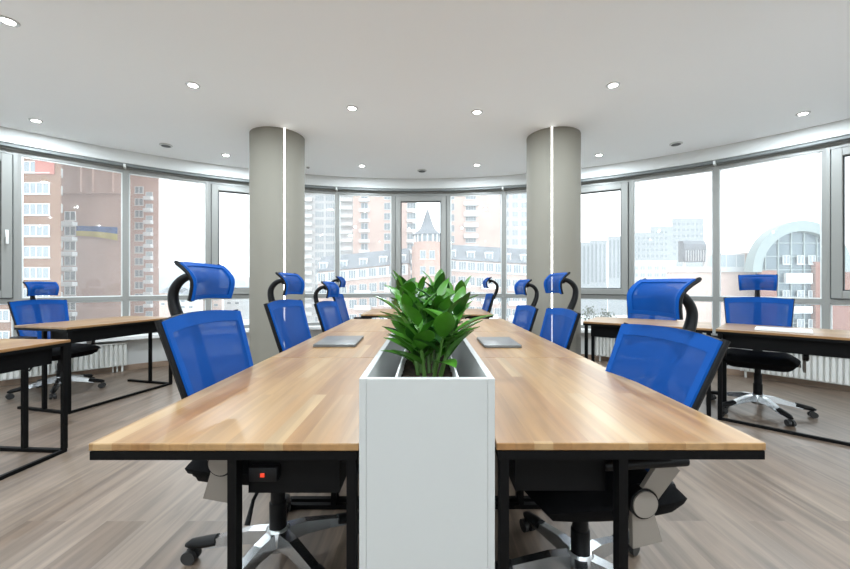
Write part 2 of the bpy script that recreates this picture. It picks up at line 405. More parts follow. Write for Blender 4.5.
# small dark vents
for px, py, lab in ((166, 145, 'dark slotted ceiling vent near the left curve of the bulkhead'), (422, 170.5, 'dark slotted ceiling vent above the centre window'), (676, 143.5, 'dark slotted ceiling vent near the right curve of the bulkhead'), (308, 167, 'tiny dark ceiling sensor beside the left column top')):
    x, y = px_ceiling(px, py); k = .35 if px == 308 else 1
    t = empty('ceiling_vent', (x, y, CEIL), math.atan2(x - CX, y - CY) * -1, label=lab, cat='ceiling vent', group='ceiling vents')
    MB().lathe([(.07 * k, 0), (.07 * k, -.008), (.06 * k, -.014), (.045 * k, -.014), (.04 * k, -.004), (.001, -.004)], n=28).build('vent_ring', M['lampring'], t)
    MB().lathe([(.001, -.0165), (.05 * k, -.0165), (.052 * k, -.0045), (.001, -.0045)], n=24).build('vent_cap', M['ventdark'], t)

# ------------------------------------------------------------------ desks
def make_desk(Ln, Dp):
    """local x along the length, y from the spine side (0) to the sitter (Dp)"""
    t = empty('desk', cat='desk')
    tp = MB(); tp.bbox((0, 0, .732), (Ln - .003, Dp, .75), .002, seg=1); tp.build('tabletop', M['wood'], t, smooth=False)
    s = .02; fr = MB()
    fr.box((.0, .004, .711), (s, Dp - .004, .731)); fr.box((Ln - .003 - s, .004, .711), (Ln - .003, Dp - .004, .731))
    fr.box((s, .004, .711), (Ln - s - .003, .024, .731)); fr.box((s, Dp - .024, .711), (Ln - s - .003, Dp - .004, .731))
    fr.build('top_frame', M['black'], t, smooth=False)
    for x in (.012, Ln - .042):
        for y in (.010, .296):
            MB().box((x, y, .022), (x + .029, y + .022, .711)).build('leg', M['black'], t, smooth=False)
        MB().box((x, .012, 0), (x + .027, Dp - .02, .022)).build('foot_rail', M['black'], t, smooth=False)
    MB().box((.039, .012, 0), (Ln - .042, .034, .022)).build('floor_bar', M['black'], t, smooth=False)
    tr = MB(); tr.box((.06, .06, .60), (Ln - .07, .066, .710)); tr.box((.06, .284, .60), (Ln - .07, .290, .710)); tr.box((.06, .066, .60), (Ln - .07, .284, .606)); tr.box((.06, .066, .606), (.066, .29, .710)); tr.box((Ln - .076, .066, .606), (Ln - .07, .29, .710))
    tr.build('cable_tray', M['black'], t, smooth=False)
    return t
DL, DD = 1.025, .641
d0 = make_desk(DL, DD); DS = snapshot(d0); used = []
def place_desk(corner, u, side, label, group):
    """corner: spine-side start; u: direction along the spine; side +1 if the sitter is left of u"""
    o = d0 if not used else copy_tree(DS); used.append(1)
    u = Vector((u[0], u[1])).normalized(); c = Vector((corner[0], corner[1]))
    if side < 0:           # turn round so that local y points to the sitter
        c = c + u * DL; u = -u
    o.location = (c.x, c.y, 0); o.rotation_euler = (0, 0, math.atan2(u.y, u.x))
    tag(o, label, 'desk', group)
Y0 = .887
nm = ['nearest', 'middle', 'far']
for k in range(3):
    place_desk((-.161, Y0 + DL * k), (0, 1), 1, ['pine desk on the left of the planter, nearest the viewer', 'pine desk left of the planter carrying the grey laptop, second along', 'pine desk left of the planter, third and last of the joined row'][k], 'joined desks of the central bench')
    place_desk((.165, Y0 + DL * k), (0, 1), -1, ['pine desk on the right of the planter, nearest the viewer', 'pine desk right of the planter carrying the silver laptop, second along', 'pine desk right of the planter, third and last of the joined row'][k], 'joined desks of the central bench')
place_desk((-.161, 4.53), (0, 1), 1, 'small looking far desk by the window, left of the plant', 'far desks by the centre window')
place_desk((.161, 4.53), (0, 1), -1, 'small looking far desk by the window, right of the plant', 'far desks by the centre window')
uA = (.243, .97)
place_desk((-3.075, 3.20), uA, 1, 'pine desk in front of the lone chair at the left windows', 'desks along the left windows')
uZ = Vector((.07, 1)).normalized()
place_desk((-2.40 - uZ.x * DL, 2.53 - uZ.y * DL), uZ, 1, 'pine desk cut by the left picture edge, nearest of the left side', 'desks along the left windows')
place_desk((1.545, 3.715), (.81, -.59), 1, 'pine desk just right of the right column, mostly behind a blue chair', 'desks along the right windows')
uD = Vector((.715, -.70)); sD = Vector((2.385, 3.10))
place_desk(sD, uD, 1, 'pine desk at the right edge with a closed white laptop on it', 'desks along the right windows')

# ------------------------------------------------------------------ planter
t = empty('planter_box', (0, Y0 - .004, 0), 0, label='tall white laminate planter box between the two rows of desks', cat='planter')
PW, PH, PL = .160, .905, 3.075
for s in (-1, 1):
    MB().bbox((s * PW, .0, 0), (s * (PW - .017), PL, PH), .0012, seg=1).build('side_panel', M['planter'], t, smooth=False)
MB().bbox((-PW + .0172, 0, 0), (PW - .0172, .017, PH - .0005), .0012, seg=1).build('front_panel', M['planter'], t, smooth=False)
MB().bbox((-PW + .0172, PL - .017, 0), (PW - .0172, PL, PH), .0012, seg=1).build('back_panel', M['planter'], t, smooth=False)
MB().box((-PW + .0172, .018, .55), (PW - .0172, PL - .018, .565)).build('shelf', M['planter'], t, smooth=False)
for k in range(3):
    y0 = Y0 + .022 + k * 1.015; y1 = y0 + .99; lw = .083; z0, z1 = .5655, .885
    b = MB()
    b.box((-lw, y0, z0), (-lw + .005, y1, z1)); b.box((lw - .005, y0, z0), (lw, y1, z1)); b.box((-lw + .005, y0, z0), (lw - .005, y0 + .005, z1)); b.box((-lw + .005, y1 - .005, z0), (lw - .005, y1, z1)); b.box((-lw + .005, y0 + .005, z0), (lw - .005, y1 - .005, z0 + .005))
    tag(b.build('flower_trough', M['liner'], smooth=False), ['white plastic trough inside the planter box, nearest the front', 'white plastic trough inside the planter box, hidden behind the leaves', 'white plastic trough at the far end inside the planter box'][k], 'trough', 'troughs in the planter box')
    s = MB(); n = 30; rnd = random.Random(k)
    hs = [[.845 + rnd.uniform(-.007, .007) for _ in range(7)] for _ in range(n + 1)]
    vs = [(-lw + .006 + (2 * lw - .012) * j / 6, y0 + .006 + (y1 - y0 - .012) * i / n, hs[i][j]) for i in range(n + 1) for j in range(7)]
    s.add(vs, [(i * 7 + j, i * 7 + j + 1, (i + 1) * 7 + j + 1, (i + 1) * 7 + j) for i in range(n) for j in range(6)])
    s.box((-lw + .0062, y0 + .0062, z0 + .006), (lw - .0062, y1 - .0062, .836))
    tag(s.build('potting_soil', M['soil']), 'dark brown potting soil in the planter box trough', 'soil', kind='stuff')

def leaf(mb, base, d, up, L, W, mi, droop=.25, rnd=random):
    """pointed glossy leaf: midrib bends down, blade folded slightly along it"""
    d = d.normalized(); side = d.cross(up).normalized(); nrm = side.cross(d).normalized(); n = 7
    vs = []
    for i in range(n + 1):
        s = i / n
        w = W * .5 * (math.sin(math.pi * s ** .85) ** .8 if 0 < s < 1 else 0.03)
        c = base + d * (L * s) + nrm * (-droop * L * s * s + .02 * L * math.sin(math.pi * s))
        f = .30 * w
        vs += [c - side * w + nrm * f, c, c + side * w + nrm * f]
    for i in range(n + 1):
        vs.append(vs[i * 3 + 1] - nrm * .0012)
    fs = []
    for i in range(n):
        a = i * 3; b = a + 3
        fs += [(a, a + 1, b + 1, b), (a + 1, a + 2, b + 2, b + 1)]
        p, q = 3 * (n + 1) + i, 3 * (n + 1) + i + 1
        fs += [(a, b, q, p), (p, q, b + 2, a + 2)]
    mb.add(vs, fs, mi)
def plant(y, x, seed, label, nst=9, hmax=.27):
    rnd = random.Random(seed)
    t = empty('potted_foliage_plant', (x, y, .842), 0, label=label, cat='plant', group='leafy green plants in the planter box')
    fo, st = MB(), MB()
    for k in range(nst):
        a = 2 * math.pi * (k + rnd.random() * .6) / nst; r0 = .012 + .03 * rnd.random()
        b = Vector((math.cos(a) * r0, math.sin(a) * r0 * 1.6, 0)); h = hmax * rnd.uniform(.55, 1.0)
        lean = rnd.uniform(.15, .60); tip = b + Vector((math.cos(a) * lean * h * .8, math.sin(a) * lean * h, h))
        pts = [b + (tip - b) * s + Vector((0, 0, .03 * math.sin(math.pi * s) * h)) for s in (0, .25, .5, .75, 1)]
        st.tube(pts, [.0065, .006, .005, .004, .003], 7)
        m = rnd.randint(7, 9)
        for j in range(m):
            s = .30 + .70 * j / (m - 1); p = b + (tip - b) * s
            aa = a + j * 2.4 + rnd.uniform(-.4, .4); el = .30 + .75 * s ** 1.5 + rnd.uniform(-.2, .2)
            d = Vector((math.cos(aa) * math.cos(el), math.sin(aa) * math.cos(el), math.sin(el)))
            L = rnd.uniform(.095, .14) * (1.0 if s < .9 else .75)
            q = p + d * .004
            if abs(x + q.x + d.x * L) > .155 and q.z < .10: d.x *= .4; d.normalize()
            leaf(fo, q, d, Vector((0, 0, 1)), L, L * rnd.uniform(.38, .50), 0 if rnd.random() < .65 else 1, rnd.uniform(.0, .22), rnd)
    fo.build('foliage', [M['leaf'], M['leafdark']], t, angle=60)
    st.build('stems', M['stem'], t)
plant(1.16, .012, 3, 'glossy dark green plant nearest the front of the white planter', 8, .21)
plant(1.36, -.01, 5, 'taller glossy green plant right behind the front one', 10, .27)
plant(1.58, .012, 8, 'glossy green plant third back in the planter, seen between leaves', 9, .27)
plant(1.80, -.012, 13, 'glossy green plant fourth back, seen above the others', 8, .26)

# ------------------------------------------------------------------ chairs
def lerp(a, b, t): return a + (b - a) * t
def make_chair():
    """+x is where the sitter looks; origin on the floor under the gas lift"""
    t = empty('office_chair', cat='chair')
    arms = MB(); arms.lathe([(.036, .066), (.046, .075), (.048, .10), (.042, .145), (.034, .155)])
    ends = []
    for k in range(5):
        a = 2 * math.pi * k / 5 + R(20); d = Vector((math.cos(a), math.sin(a), 0)); s = Vector((-d.y, d.x, 0))
        prof = [(.03, .122, .028, .030), (.10, .120, .024, .026), (.19, .100, .022, .019), (.265, .080, .020, .015)]
        for (r0, z0, w0, h0), (r1, z1, w1, h1) in zip(prof, prof[1:]):
            vs = []
            for r, z, w, h in ((r0, z0, w0, h0), (r1, z1, w1, h1)):
                c = d * r + Vector((0, 0, z))
                vs += [c - s * w - Vector((0, 0, h)), c + s * w - Vector((0, 0, h)), c + s * w * .7 + Vector((0, 0, h * .8)), c - s * w * .7 + Vector((0, 0, h * .8))]
            arms.add(vs, [(0, 1, 5, 4), (1, 2, 6, 5), (2, 3, 7, 6), (3, 0, 4, 7), (3, 2, 1, 0), (4, 5, 6, 7)])
        ends.append((d, s))
    sb = arms.build('star_base', M['chrome'], t)
    for k, (d, s) in enumerate(ends):
        cp = MB(); cp.tube([d * .225 + Vector((0, 0, .092)), d * .27 + Vector((0, 0, .082)), d * .32 + Vector((0, 0, .073)), d * .343 + Vector((0, 0, .067))], [.0205, .021, .018, .008], 10, flat=1.15)
        cp.build('end_cap', M['blackplastic'], sb)
        w = MB(); c = d * .325 + Vector((0, 0, .0262))
        for q in (-1, 1):
            w.cyl(c + s * q * .007, c + s * q * .022, .026, 18)
        w.cyl(c - s * .006, c + s * .006, .012, 10)
        w.tube([c + Vector((0, 0, .018)), c + Vector((0, 0, .036))], .009, 10)
        w.bbox((-.012, -.006, .02), (.012, .006, .034), .002, mtx=Matrix.Translation(c) @ Matrix.Rotation(math.atan2(s.y, s.x), 4, 'Z'))
        w.build('caster', M['rubber'], sb)
    g = MB(); g.lathe([(.030, .15), (.033, .155), (.033, .265), (.028, .27), (.028, .36), (.022, .365), (.022, .445)], n=22); g.build('gas_lift', M['blackplastic'], t)
    mc = MB(); mc.bbox((-.13, -.075, .435), (.12, .075, .475), .008); mc.bbox((-.25, -.17, .445), (-.12, .17, .53), .02)
    mc.build('tilt_mechanism', M['blackplastic'], t)
    lv = MB(); lv.tube([(.02, -.07, .455), (.02, -.17, .445), (.015, -.23, .41), (.015, -.27, .35)], [.006, .006, .006, .010], 8); lv.build('lever', M['blackplastic'], t)
    # seat: waterfall cushion
    def top(u, v):
        x = lerp(-.23, .25, u); y = lerp(-.245, .245, v)
        e = max(abs(2 * u - 1), abs(2 * v - 1)); r = 1 - max(0, (abs(2 * u - 1) ** 5 + abs(2 * v - 1) ** 5) - 0) * .06
        return (x * r, y * r, 0)
    st = MB(); nu, nv = 16, 16; up, dn = [], []
    for i in range(nu + 1):
        for j in range(nv + 1):
            u, v = i / nu, j / nv; a, b = 2 * u - 1, 2 * v - 1
            px_ = a * math.sqrt(1 - b * b * .22); py_ = b * math.sqrt(1 - a * a * .22)
            ed = max(abs(a), abs(b)); k = (1 - ed ** 6)
            x = .005 + px_ * .255; y = py_ * .268
            dip = -.012 * max(0, 1 - (a * a + b * b)) - (.03 * max(0, a - .3) ** 1.5)
            up.append((x, y, .518 + .042 * k + dip)); dn.append((x * .97, y * .97, .498 - .068 * k))
    q = lambda i, j: i * (nv + 1) + j; T = len(up); fs = []
    for i in range(nu):
        for j in range(nv): fs += [(q(i, j), q(i + 1, j), q(i + 1, j + 1), q(i, j + 1)), (T + q(i, j + 1), T + q(i + 1, j + 1), T + q(i + 1, j), T + q(i, j))]
    for i in range(nu): fs += [(q(i, 0), T + q(i, 0), T + q(i + 1, 0), q(i + 1, 0)), (q(i + 1, nv), T + q(i + 1, nv), T + q(i, nv), q(i, nv))]
    for j in range(nv): fs += [(q(0, j + 1), T + q(0, j + 1), T + q(0, j), q(0, j)), (q(nu, j), T + q(nu, j), T + q(nu, j + 1), q(nu, j + 1))]
    st.add(up + dn, fs); st.build('seat', M['blackfabric'], t, angle=70)
    # armrests
    for s in (-1, 1):
        e = empty('armrest', (0, s * .292, 0)); e.parent = t
        def plate(p0, w0, p1, w1, th, nm_, m_, y=0):
            p0, p1 = Vector((p0[0], 0, p0[1])), Vector((p1[0], 0, p1[1])); d = (p1 - p0).normalized(); n = Vector((-d.z, 0, d.x))
            c = [p0 - n * w0, p0 + n * w0, p1 + n * w1, p1 - n * w1]; mb = MB()
            mb.add([v + Vector((0, y - th / 2, 0)) for v in c] + [v + Vector((0, y + th / 2, 0)) for v in c],
                   [(0, 1, 2, 3), (7, 6, 5, 4), (0, 4, 5, 1), (1, 5, 6, 2), (2, 6, 7, 3), (3, 7, 4, 0)])
            return mb
        lo = plate((-.040, .432), .046, (-.02, .56), .028, .016, 0, 0)
        lo.tube([(-.02, -s * .02, .475), (-.02, -s * .14, .47), (-.02, -s * .24, .462)], .016, 10, flat=1.6)
        lo.build('lower_bracket', M['greige'], e)
        upb = plate((-.02, .56), .028, (-.105, .668), .034, .014, 0, 0, y=s * .012); upb.build('upper_bracket', M['greige'], e)
        dk = MB(); dk.cyl((-.02, -.014 + s * .006, .56), (-.02, .016 + s * .006, .56), .043, 28); dk.build('pivot_ring', M['blackplastic'], e)
        d2 = MB(); d2.cyl((-.02, -.019 + s * .006, .56), (-.02, .021 + s * .006, .56), .037, 28); d2.build('pivot_disc', M['greige'], e)
        pd = MB(); pd.bbox((-.15, -.04, .665), (.11, .04, .690), .010, seg=3); pd.build('arm_pad', M['blackplastic'], e)
    # back
    z0, z1 = .56, 1.02
    def B(u, v, off=0):
        w = lerp(.205, .245, v); z = lerp(z0, z1, v) + .016 * (1 - u * u) * v
        x = -.202 - .135 * v + .022 * math.sin(math.pi * v) * (1 - u * u) + .035 * u * u
        return (x + off, w * u, z - off * .25)
    bo = empty('backrest', (0, 0, 0)); bo.parent = t
    MB().sheet(lambda u, v: B(u, v), 16, 14, .006, u0=-.88, u1=.88, v0=.08, v1=.90).build('mesh_panel', M['blue'], bo, angle=60)
    ed = MB()
    ed.sheet(lambda u, v: B(u, v), 3, 16, .008, u0=-1, u1=-.88, v0=0, v1=1); ed.sheet(lambda u, v: B(u, v), 3, 16, .008, u0=.88, u1=1, v0=0, v1=1)
    ed.sheet(lambda u, v: B(u, v), 16, 2, .008, u0=-.88, u1=.88, v0=0, v1=.08); ed.sheet(lambda u, v: B(u, v), 16, 3, .008, u0=-.88, u1=.88, v0=.90, v1=1)
    ed.build('fabric_border', M['blueband'], bo, angle=60)
    fr = MB()
    for s in (-1, 1):
        fr.tube([B(s * .985, v / 12, -.018) for v in range(13)], .0125, 8, flat=1.0)
    fr.tube([B(u / 6, .03, -.02) for u in range(-6, 7)], .012, 8)
    fr.tube([B(u / 6, .975, -.018) for u in range(-6, 7)], .009, 8)
    fr.build('frame', M['blackplastic'], bo)
    sp_ = MB()
    sp_.tube([(-.16, 0, .46), (-.23, 0, .47), (-.262, 0, .52), (-.272, 0, .60), (-.295, 0, .75), (-.332, 0, .88), (-.366, 0, 1.0)], [.022, .022, .022, .020, .018, .016, .014], 10, flat=1.7)
    sp_.build('spine', M['blackplastic'], t)
    # headrest
    h = empty('headrest', (0, 0, 0)); h.parent = t
    ar = MB(); ctrl = [Vector(p) for p in ((-.30, 0, .83), (-.342, 0, .91), (-.380, 0, .985), (-.400, 0, 1.045), (-.398, 0, 1.10), (-.360, 0, 1.145), (-.295, 0, 1.165), (-.25, 0, 1.17))]
    cp = []
    for i in range(1, len(ctrl) - 2):
        for q_ in range(5):
            f = q_ / 5; p0, p1, p2, p3 = ctrl[i - 1:i + 3]
            cp.append(.5 * ((2 * p1) + (p2 - p0) * f + (2 * p0 - 5 * p1 + 4 * p2 - p3) * f * f + (3 * p1 - p0 - 3 * p2 + p3) * f ** 3))
    cp.append(ctrl[-2])
    ar.tube(cp, [.023 - .009 * i / (len(cp) - 1) for i in range(len(cp))], 12, flat=1.1, up=(0, 1, 0))
    ar.build('support_arm', M['blackplastic'], h)
    def H(u, v, off=0):
        # v 0 bottom to 1 top: top sweeps back
        x = -.272 + .014 * math.sin(math.pi * v) - .070 * max(0, v - .50) ** 1.8 * 2.0 + .035 * u * u + off
        z = 1.060 + .140 * v + (.006 * (1 - u * u))
        return (x, .138 * u * (1 - .08 * (1 - v)), z)
    MB().sheet(lambda u, v: H(u, v), 14, 10, .004, u0=-.86, u1=.86, v0=.10, v1=.90).build('head_mesh', M['blue'], h, angle=60)
    e2 = MB(); e2.sheet(lambda u, v: H(u, v), 2, 10, .010, u0=-1, u1=-.86); e2.sheet(lambda u, v: H(u, v), 2, 10, .010, u0=.86, u1=1)
    e2.sheet(lambda u, v: H(u, v), 14, 1, .010, u0=-.86, u1=.86, v0=0, v1=.10); e2.sheet(lambda u, v: H(u, v), 14, 1, .010, u0=-.86, u1=.86, v0=.90, v1=1)
    e2.build('head_border', M['blueband'], h, angle=60)
    hf = MB()
    for s in (-1, 1):
        hf.tube([H(s * .97, v / 8, -.010) for v in range(9)] + [(H(s * .97, 1)[0] - .018, H(s * .97, 1)[1], H(s, 1)[2] + .007)], [.009] * 9 + [.006], 8)
    hf.tube([H(u / 5, .04, -.010) for u in range(-5, 6)], .007, 8); hf.tube([H(u / 5, 1.0, -.012) for u in range(-5, 6)], .006, 8)
    hf.tube([(-.31, 0, 1.155), (-.285, 0, 1.15)], .024, 10, flat=1.8)
    hf.build('head_frame', M['blackplastic'], h)
    return t
c0 = make_chair(); CS = snapshot(c0); nch = []
def chair(x, y, th, label, group, dz=0, hz=0, base=0, bx=0, ax=0, rc=0, hx=0):
    o = c0 if not nch else copy_tree(CS); nch.append(1)
    o.location = (x, y, 0); o.rotation_euler = (0, 0, R(th)); tag(o, label, 'chair', group)
    return o, dz, hz, base, bx, ax, rc, hx
g1 = 'blue mesh chairs along the central bench'
chs = [chair(-.600, 1.51, -2, 'blue mesh office chair at the left of the bench, nearest the viewer', g1, -.022, .003, 16, .012, -.03, 0, -.03),
       chair(.560, 1.37, 186.5, 'blue mesh office chair at the right of the bench, nearest the viewer', g1, -.055, -.045, 44, .03, 0, 7),
       chair(-.645, 2.50, -5, 'blue mesh office chair on the left in front of the left column', g1, -.02, -.01, 5),
       chair(.65, 2.65, 184.5, 'blue mesh office chair on the right in front of the LED column', g1, -.09, -.005, 40),
       chair(-.625, 3.45, -6, 'blue mesh office chair third along the left side, black arm arching behind', g1, -.075, -.065, 0),
       chair(.655, 3.60, 186, 'blue mesh office chair third along the right side, left of the column', g1, -.125, -.045, 0),
       chair(-.90, 5.10, 0, 'small looking far blue chair at left by the window desk', 'far blue chairs by the centre window', -.05, .01, 0),
       chair(.56, 5.20, 180, 'small looking far blue chair at right by the window desk', 'far blue chairs by the centre window', -.05, 0, 0),
       chair(-3.85, 3.94, -14, 'lone blue mesh chair with chrome star base at the left windows', 'blue chairs at the window desks', -.085, -.065, 12),
       chair(2.92, 3.31, 229, 'lone blue mesh chair with chrome star base at the right windows', 'blue chairs at the window desks', -.04, 0, 12),
       chair(2.32, 3.93, 233, 'blue chair mostly hidden behind the nearest right chair headrest', 'blue chairs at the window desks', -.075, -.075, 12)]
for o, dz, hz, ba, bx, ax, rc, hx in chs:       # gas lift height, headrest height, swivel of the star base
    for c in kids(o):
        n = c.name.split('.')[0]
        if rc and n in ('backrest', 'spine', 'headrest'):      # reclined back, turned about its hinge
            q = Matrix.Rotation(R(-rc), 3, 'Y'); pv = Vector((-.2, 0, .55)); c.rotation_euler.y = R(-rc); c.location += pv - q @ pv
        if n == 'star_base': c.rotation_euler.z = R(ba); c.scale = (1.10, 1.10, 1)
        elif n == 'gas_lift': c.scale.z = (.445 + dz) / .445
        elif n == 'headrest': c.location += Vector((bx - .012 + hx, 0, hz))
        else:
            c.location.z += dz
            if n in ('backrest', 'spine'): c.location.x += bx
            if n == 'armrest': c.location += Vector((ax, 0, -ax * .5))

# red-lit socket under the nearest left desk
t = empty('power_socket', (-.405, .9455, .657), 0, label='small black socket with a red light under the nearest left desk', cat='socket')
MB().bbox((-.035, -.022, -.018), (.035, 0, .018), .003).build('housing', M['blackplastic'], t)
M['redled'] = mat('red_indicator', (.6, .03, .01), .4, emit=(1, .08, .02), es=.12)
MB().bbox((-.0055, -.025, -.005), (.0055, -.0215, .005), .0015).build('red_switch', M['redled'], t)

# ------------------------------------------------------------------ laptops
def laptop(x, y, z, rz, L, D, label, m):
    t = empty('laptop', (x, y, z), R(rz), label=label, cat='laptop', group='closed laptops')
    MB().bbox((-L / 2, -D / 2, .001), (L / 2, D / 2, .010), .003).build('base', M[m], t)
    MB().bbox((-L / 2, -D / 2, .0105), (L / 2, D / 2, .017), .003).build('lid', M[m], t)
    MB().box((-L / 2 + .03, D / 2 - .001, .004), (-L / 2 + .09, D / 2 + .0006, .007)).build('ports', M['dark'], t)
laptop(-.555, 2.40, .75, 92, .37, .25, 'closed grey laptop lying on the left side of the bench', 'silver')
laptop(.445, 2.36, .75, 90, .34, .22, 'closed silver laptop lying on the right side of the bench', 'silver')
M['white_shell'] = mat('white_laptop_shell', (.78, .78, .77), .3)
cD = sD + uD * .40 + Vector((.70, .715)) * .22
laptop(cD.x, cD.y, .75, -44, .33, .22, 'closed white laptop on the right edge desk before the lone chair', 'white_shell')

# ------------------------------------------------------------------ the city outside
E_ = {}
E_['brick'] = brick_mat('orange_brick', (0.211, 0.114, 0.071), (0.186, 0.097, 0.059), (0.177, 0.139, 0.114))
E_['brickpink'] = brick_mat('pink_brick', (0.434, 0.287, 0.234), (0.399, 0.252, 0.209), (0.434, 0.364, 0.330))
E_['brickpale'] = brick_mat('pale_pink_brick', (0.546, 0.414, 0.364), (0.557, 0.413, 0.368), (0.593, 0.503, 0.467))
E_['brickred'] = brick_mat('red_brick', (0.253, 0.112, 0.082), (0.223, 0.097, 0.074), (0.268, 0.186, 0.156))
E_['white'] = mat('white_render', (0.653, 0.661, 0.661), .8, var=.06, vscale=.3)
E_['offwhite'] = mat('grey_render', (0.557, 0.576, 0.584), .8, var=.08, vscale=.3)
E_['pane'] = mat('outside_pane', (0.205, 0.239, 0.260), .15, spec=.6)
E_['panepale'] = mat('outside_pane_pale', (0.388, 0.441, 0.473), .2)
E_['frame'] = mat('outside_frame', (0.625, 0.633, 0.633), .6)
E_['roof'] = mat('slate_roof', (0.175, 0.189, 0.207), .7, var=.15, vscale=.5)
E_['curtain'] = mat('curtain_wall_glass', (0.099, 0.143, 0.167), .12, .2)
E_['steel'] = mat('pale_green_steel', (0.231, 0.281, 0.281), .5)
E_['far'] = mat('hazed_concrete', (0.333, 0.353, 0.366), .9, var=.05, vscale=.05)  # distance haze painted into the concrete colour
E_['farpane'] = mat('hazed_window', (0.208, 0.232, 0.253), .5)  # panes paled too, haze is in the colour
E_['hill'] = mat('wooded_hill', (0.338, 0.378, 0.403), 1, var=.15, vscale=.02)  # pale grey-blue, haze over the hill put into its colour
E_['ground'] = mat('city_ground', (.55, .56, .55), .95, var=.2, vscale=.05)
E_['blue'] = mat('banner_blue', (0.022, 0.078, 0.239), .7)
E_['yellow'] = mat('banner_yellow', (0.397, 0.327, 0.079), .7)
E_['redpanel'] = mat('red_infill', (0.341, 0.124, 0.099), .8)
E_['green'] = mat('tree_leaf', (0.062, 0.087, 0.043), .9, var=.4, vscale=1)
GZ = -21.0
def X_(px, D): return (px - 427) / F * D
def Z_(py, D): return EYE + (283 - py) / F * D
def win_mesh(w, h, n=2, sill=True, m1='frame', m2='pane', depth=.12):
    b = MB(); t = .09 * min(1, w / 2)
    b.box((-w / 2, -depth, -h / 2), (w / 2, 0, -h / 2 + t)); b.box((-w / 2, -depth, h / 2 - t), (w / 2, 0, h / 2))
    for k in range(n + 1):
        x = -w / 2 + t / 2 + (w - t) * k / n; b.box((x - t / 2, -depth, -h / 2 + t), (x + t / 2, 0, h / 2 - t))
    b.box((-w / 2 + t, -depth * .4, -h / 2 + t), (w / 2 - t, -.01, h / 2 - t), 1)
    if sill: b.box((-w / 2 - .1, -depth - .12, -h / 2 - .10), (w / 2 + .1, 0, -h / 2))
    return b, [E_[m1], E_[m2]]
def put(parent, name, mb, ms, pts, rz=0):
    """first = built, rest = copies"""
    first = None
    for k, p in enumerate(pts):
        if k == 0: first = mb.build(name, ms, parent, smooth=False); o = first
        else: o = first.copy(); COL.objects.link(o)
        o.location = p; o.rotation_euler = (0, 0, rz)
def tower(name, label, px0, px1, py, D, dep, m, cat='building', group=None, z0=GZ):
    x0, x1 = X_(px0, D), X_(px1, D); zt = Z_(py, D)
    t = empty(name, ((x0 + x1) / 2, D, GZ), 0, label=label, cat=cat, group=group)
    w = MB(); a, b_, k = x0 - t.location.x, x1 - t.location.x, dep / D
    w.prism([(a, 0), (b_, 0), (b_ + x1 * k, dep), (a + x0 * k, dep)], z0 - GZ, zt - GZ)
    w.prism([(a - .15, -.15), (b_ + .15, -.15), (b_ + .15 + x1 * k, dep + .15), (a - .15 + x0 * k, dep + .15)], zt - GZ, zt - GZ + .5)
    w.build('walls', E_[m], t, smooth=False)
    def col(name_, pxa, pxb, py0, pitch, n, hpx, lights=2, sill=True, m1='frame', m2='pane', off=0, depth=.12):
        xa, xb = X_(pxa, D), X_(pxb, D); ww = xb - xa; hh = hpx / F * D
        mb, ms = win_mesh(ww, hh, lights, sill, m1, m2, depth)
        put(t, name_, mb, ms, [((xa + xb) / 2 - t.location.x, -.003 - off, Z_(py0 + pitch * k, D) - GZ) for k in range(n)])
    return t, col
# left brick towers
t, col = tower('brick_tower_block', 'orange brick tower block with wide white windows at the left edge', -70, 61, -30, 50, 14, 'brick')
col('window', 24, 50, 167, 21.2, 14, 11.5, 4); col('window', -16, 10, 167, 21.2, 14, 11.5, 4)
b = MB(); b.box((-.1, -.14, -1.0), (2.4, .0, .9)); put(t, 'infill_panel', b, E_['redpanel'], [(X_(37, 50) - t.location.x + 0, -.02, Z_(167, 50) - GZ)])
t, col = tower('brick_tower_block', 'brick tower with a blank wall and a blue and yellow banner', 60, 132, -30, 71, 16, 'brickpink')
col('window', 65, 76, 216, 14.9, 12, 9, 2); 
b = MB(); b.bbox((-1.5, -1.1, -.5), (1.4, -.02, .35), .1); put(t, 'balcony', b, E_['offwhite'], [(X_(70.5, 71) - t.location.x, 0, Z_(224 + 14.9 * k, 71) - GZ) for k in range(12)])
b = MB(); b.bbox((-.5, -.6, -.9), (.5, -.02, .9), .2); put(t, 'drum_balcony', b, E_['white'], [(X_(62.5, 71) - t.location.x, -.3, Z_(174 + 17.5 * k, 71) - GZ) for k in range(9)])
b = MB(); b.box((X_(62, 71) - t.location.x, -.5, Z_(194, 71) - GZ), (X_(131, 71) - t.location.x, 0, Z_(192.5, 71) - GZ)); 
for p in (80, 92, 112): b.box((X_(p, 71) - t.location.x, -.35, Z_(192, 71) - GZ), (X_(p + 2, 71) - t.location.x, 0, Z_(120, 71) - GZ))
b.build('brick_ledge', E_['brickpink'], t, smooth=False)
x0, x1 = X_(77, 70.7), X_(118, 70.7); za, zb = Z_(236, 70.7), Z_(226, 70.7)
fl = MB(); n = 12
vs = []
for i in range(n + 1):
    for j, zz in enumerate((za, (za + zb) / 2, zb)):
        for yy in (70.55, 70.60): vs.append((x0 + (x1 - x0) * i / n, yy - .12 * math.sin(i * 1.3), zz - .9 * (i / n) ** 2 * (1 - .35 * j)))
for i in range(n):
    a, c = i * 6, i * 6 + 6
    fl.add([], []); o_ = 0
    for j in (0, 2):
        fl.f += [(a + j, c + j, c + j + 2, a + j + 2), (a + j + 1, a + j + 3, c + j + 3, c + j + 1)]; fl.m += [1 if j == 0 else 0] * 2
fl.v = vs
fl.f += [(4, 5, n * 6 + 5, n * 6 + 4)][:0]
tag(fl.build('banner', [E_['blue'], E_['yellow']]), 'blue and yellow banner hanging on the blank brick wall', 'banner')
t, col = tower('brick_tower_block', 'slim brick tower with two window columns against the white sky', 129, 159, 60, 90, 14, 'brickpink')
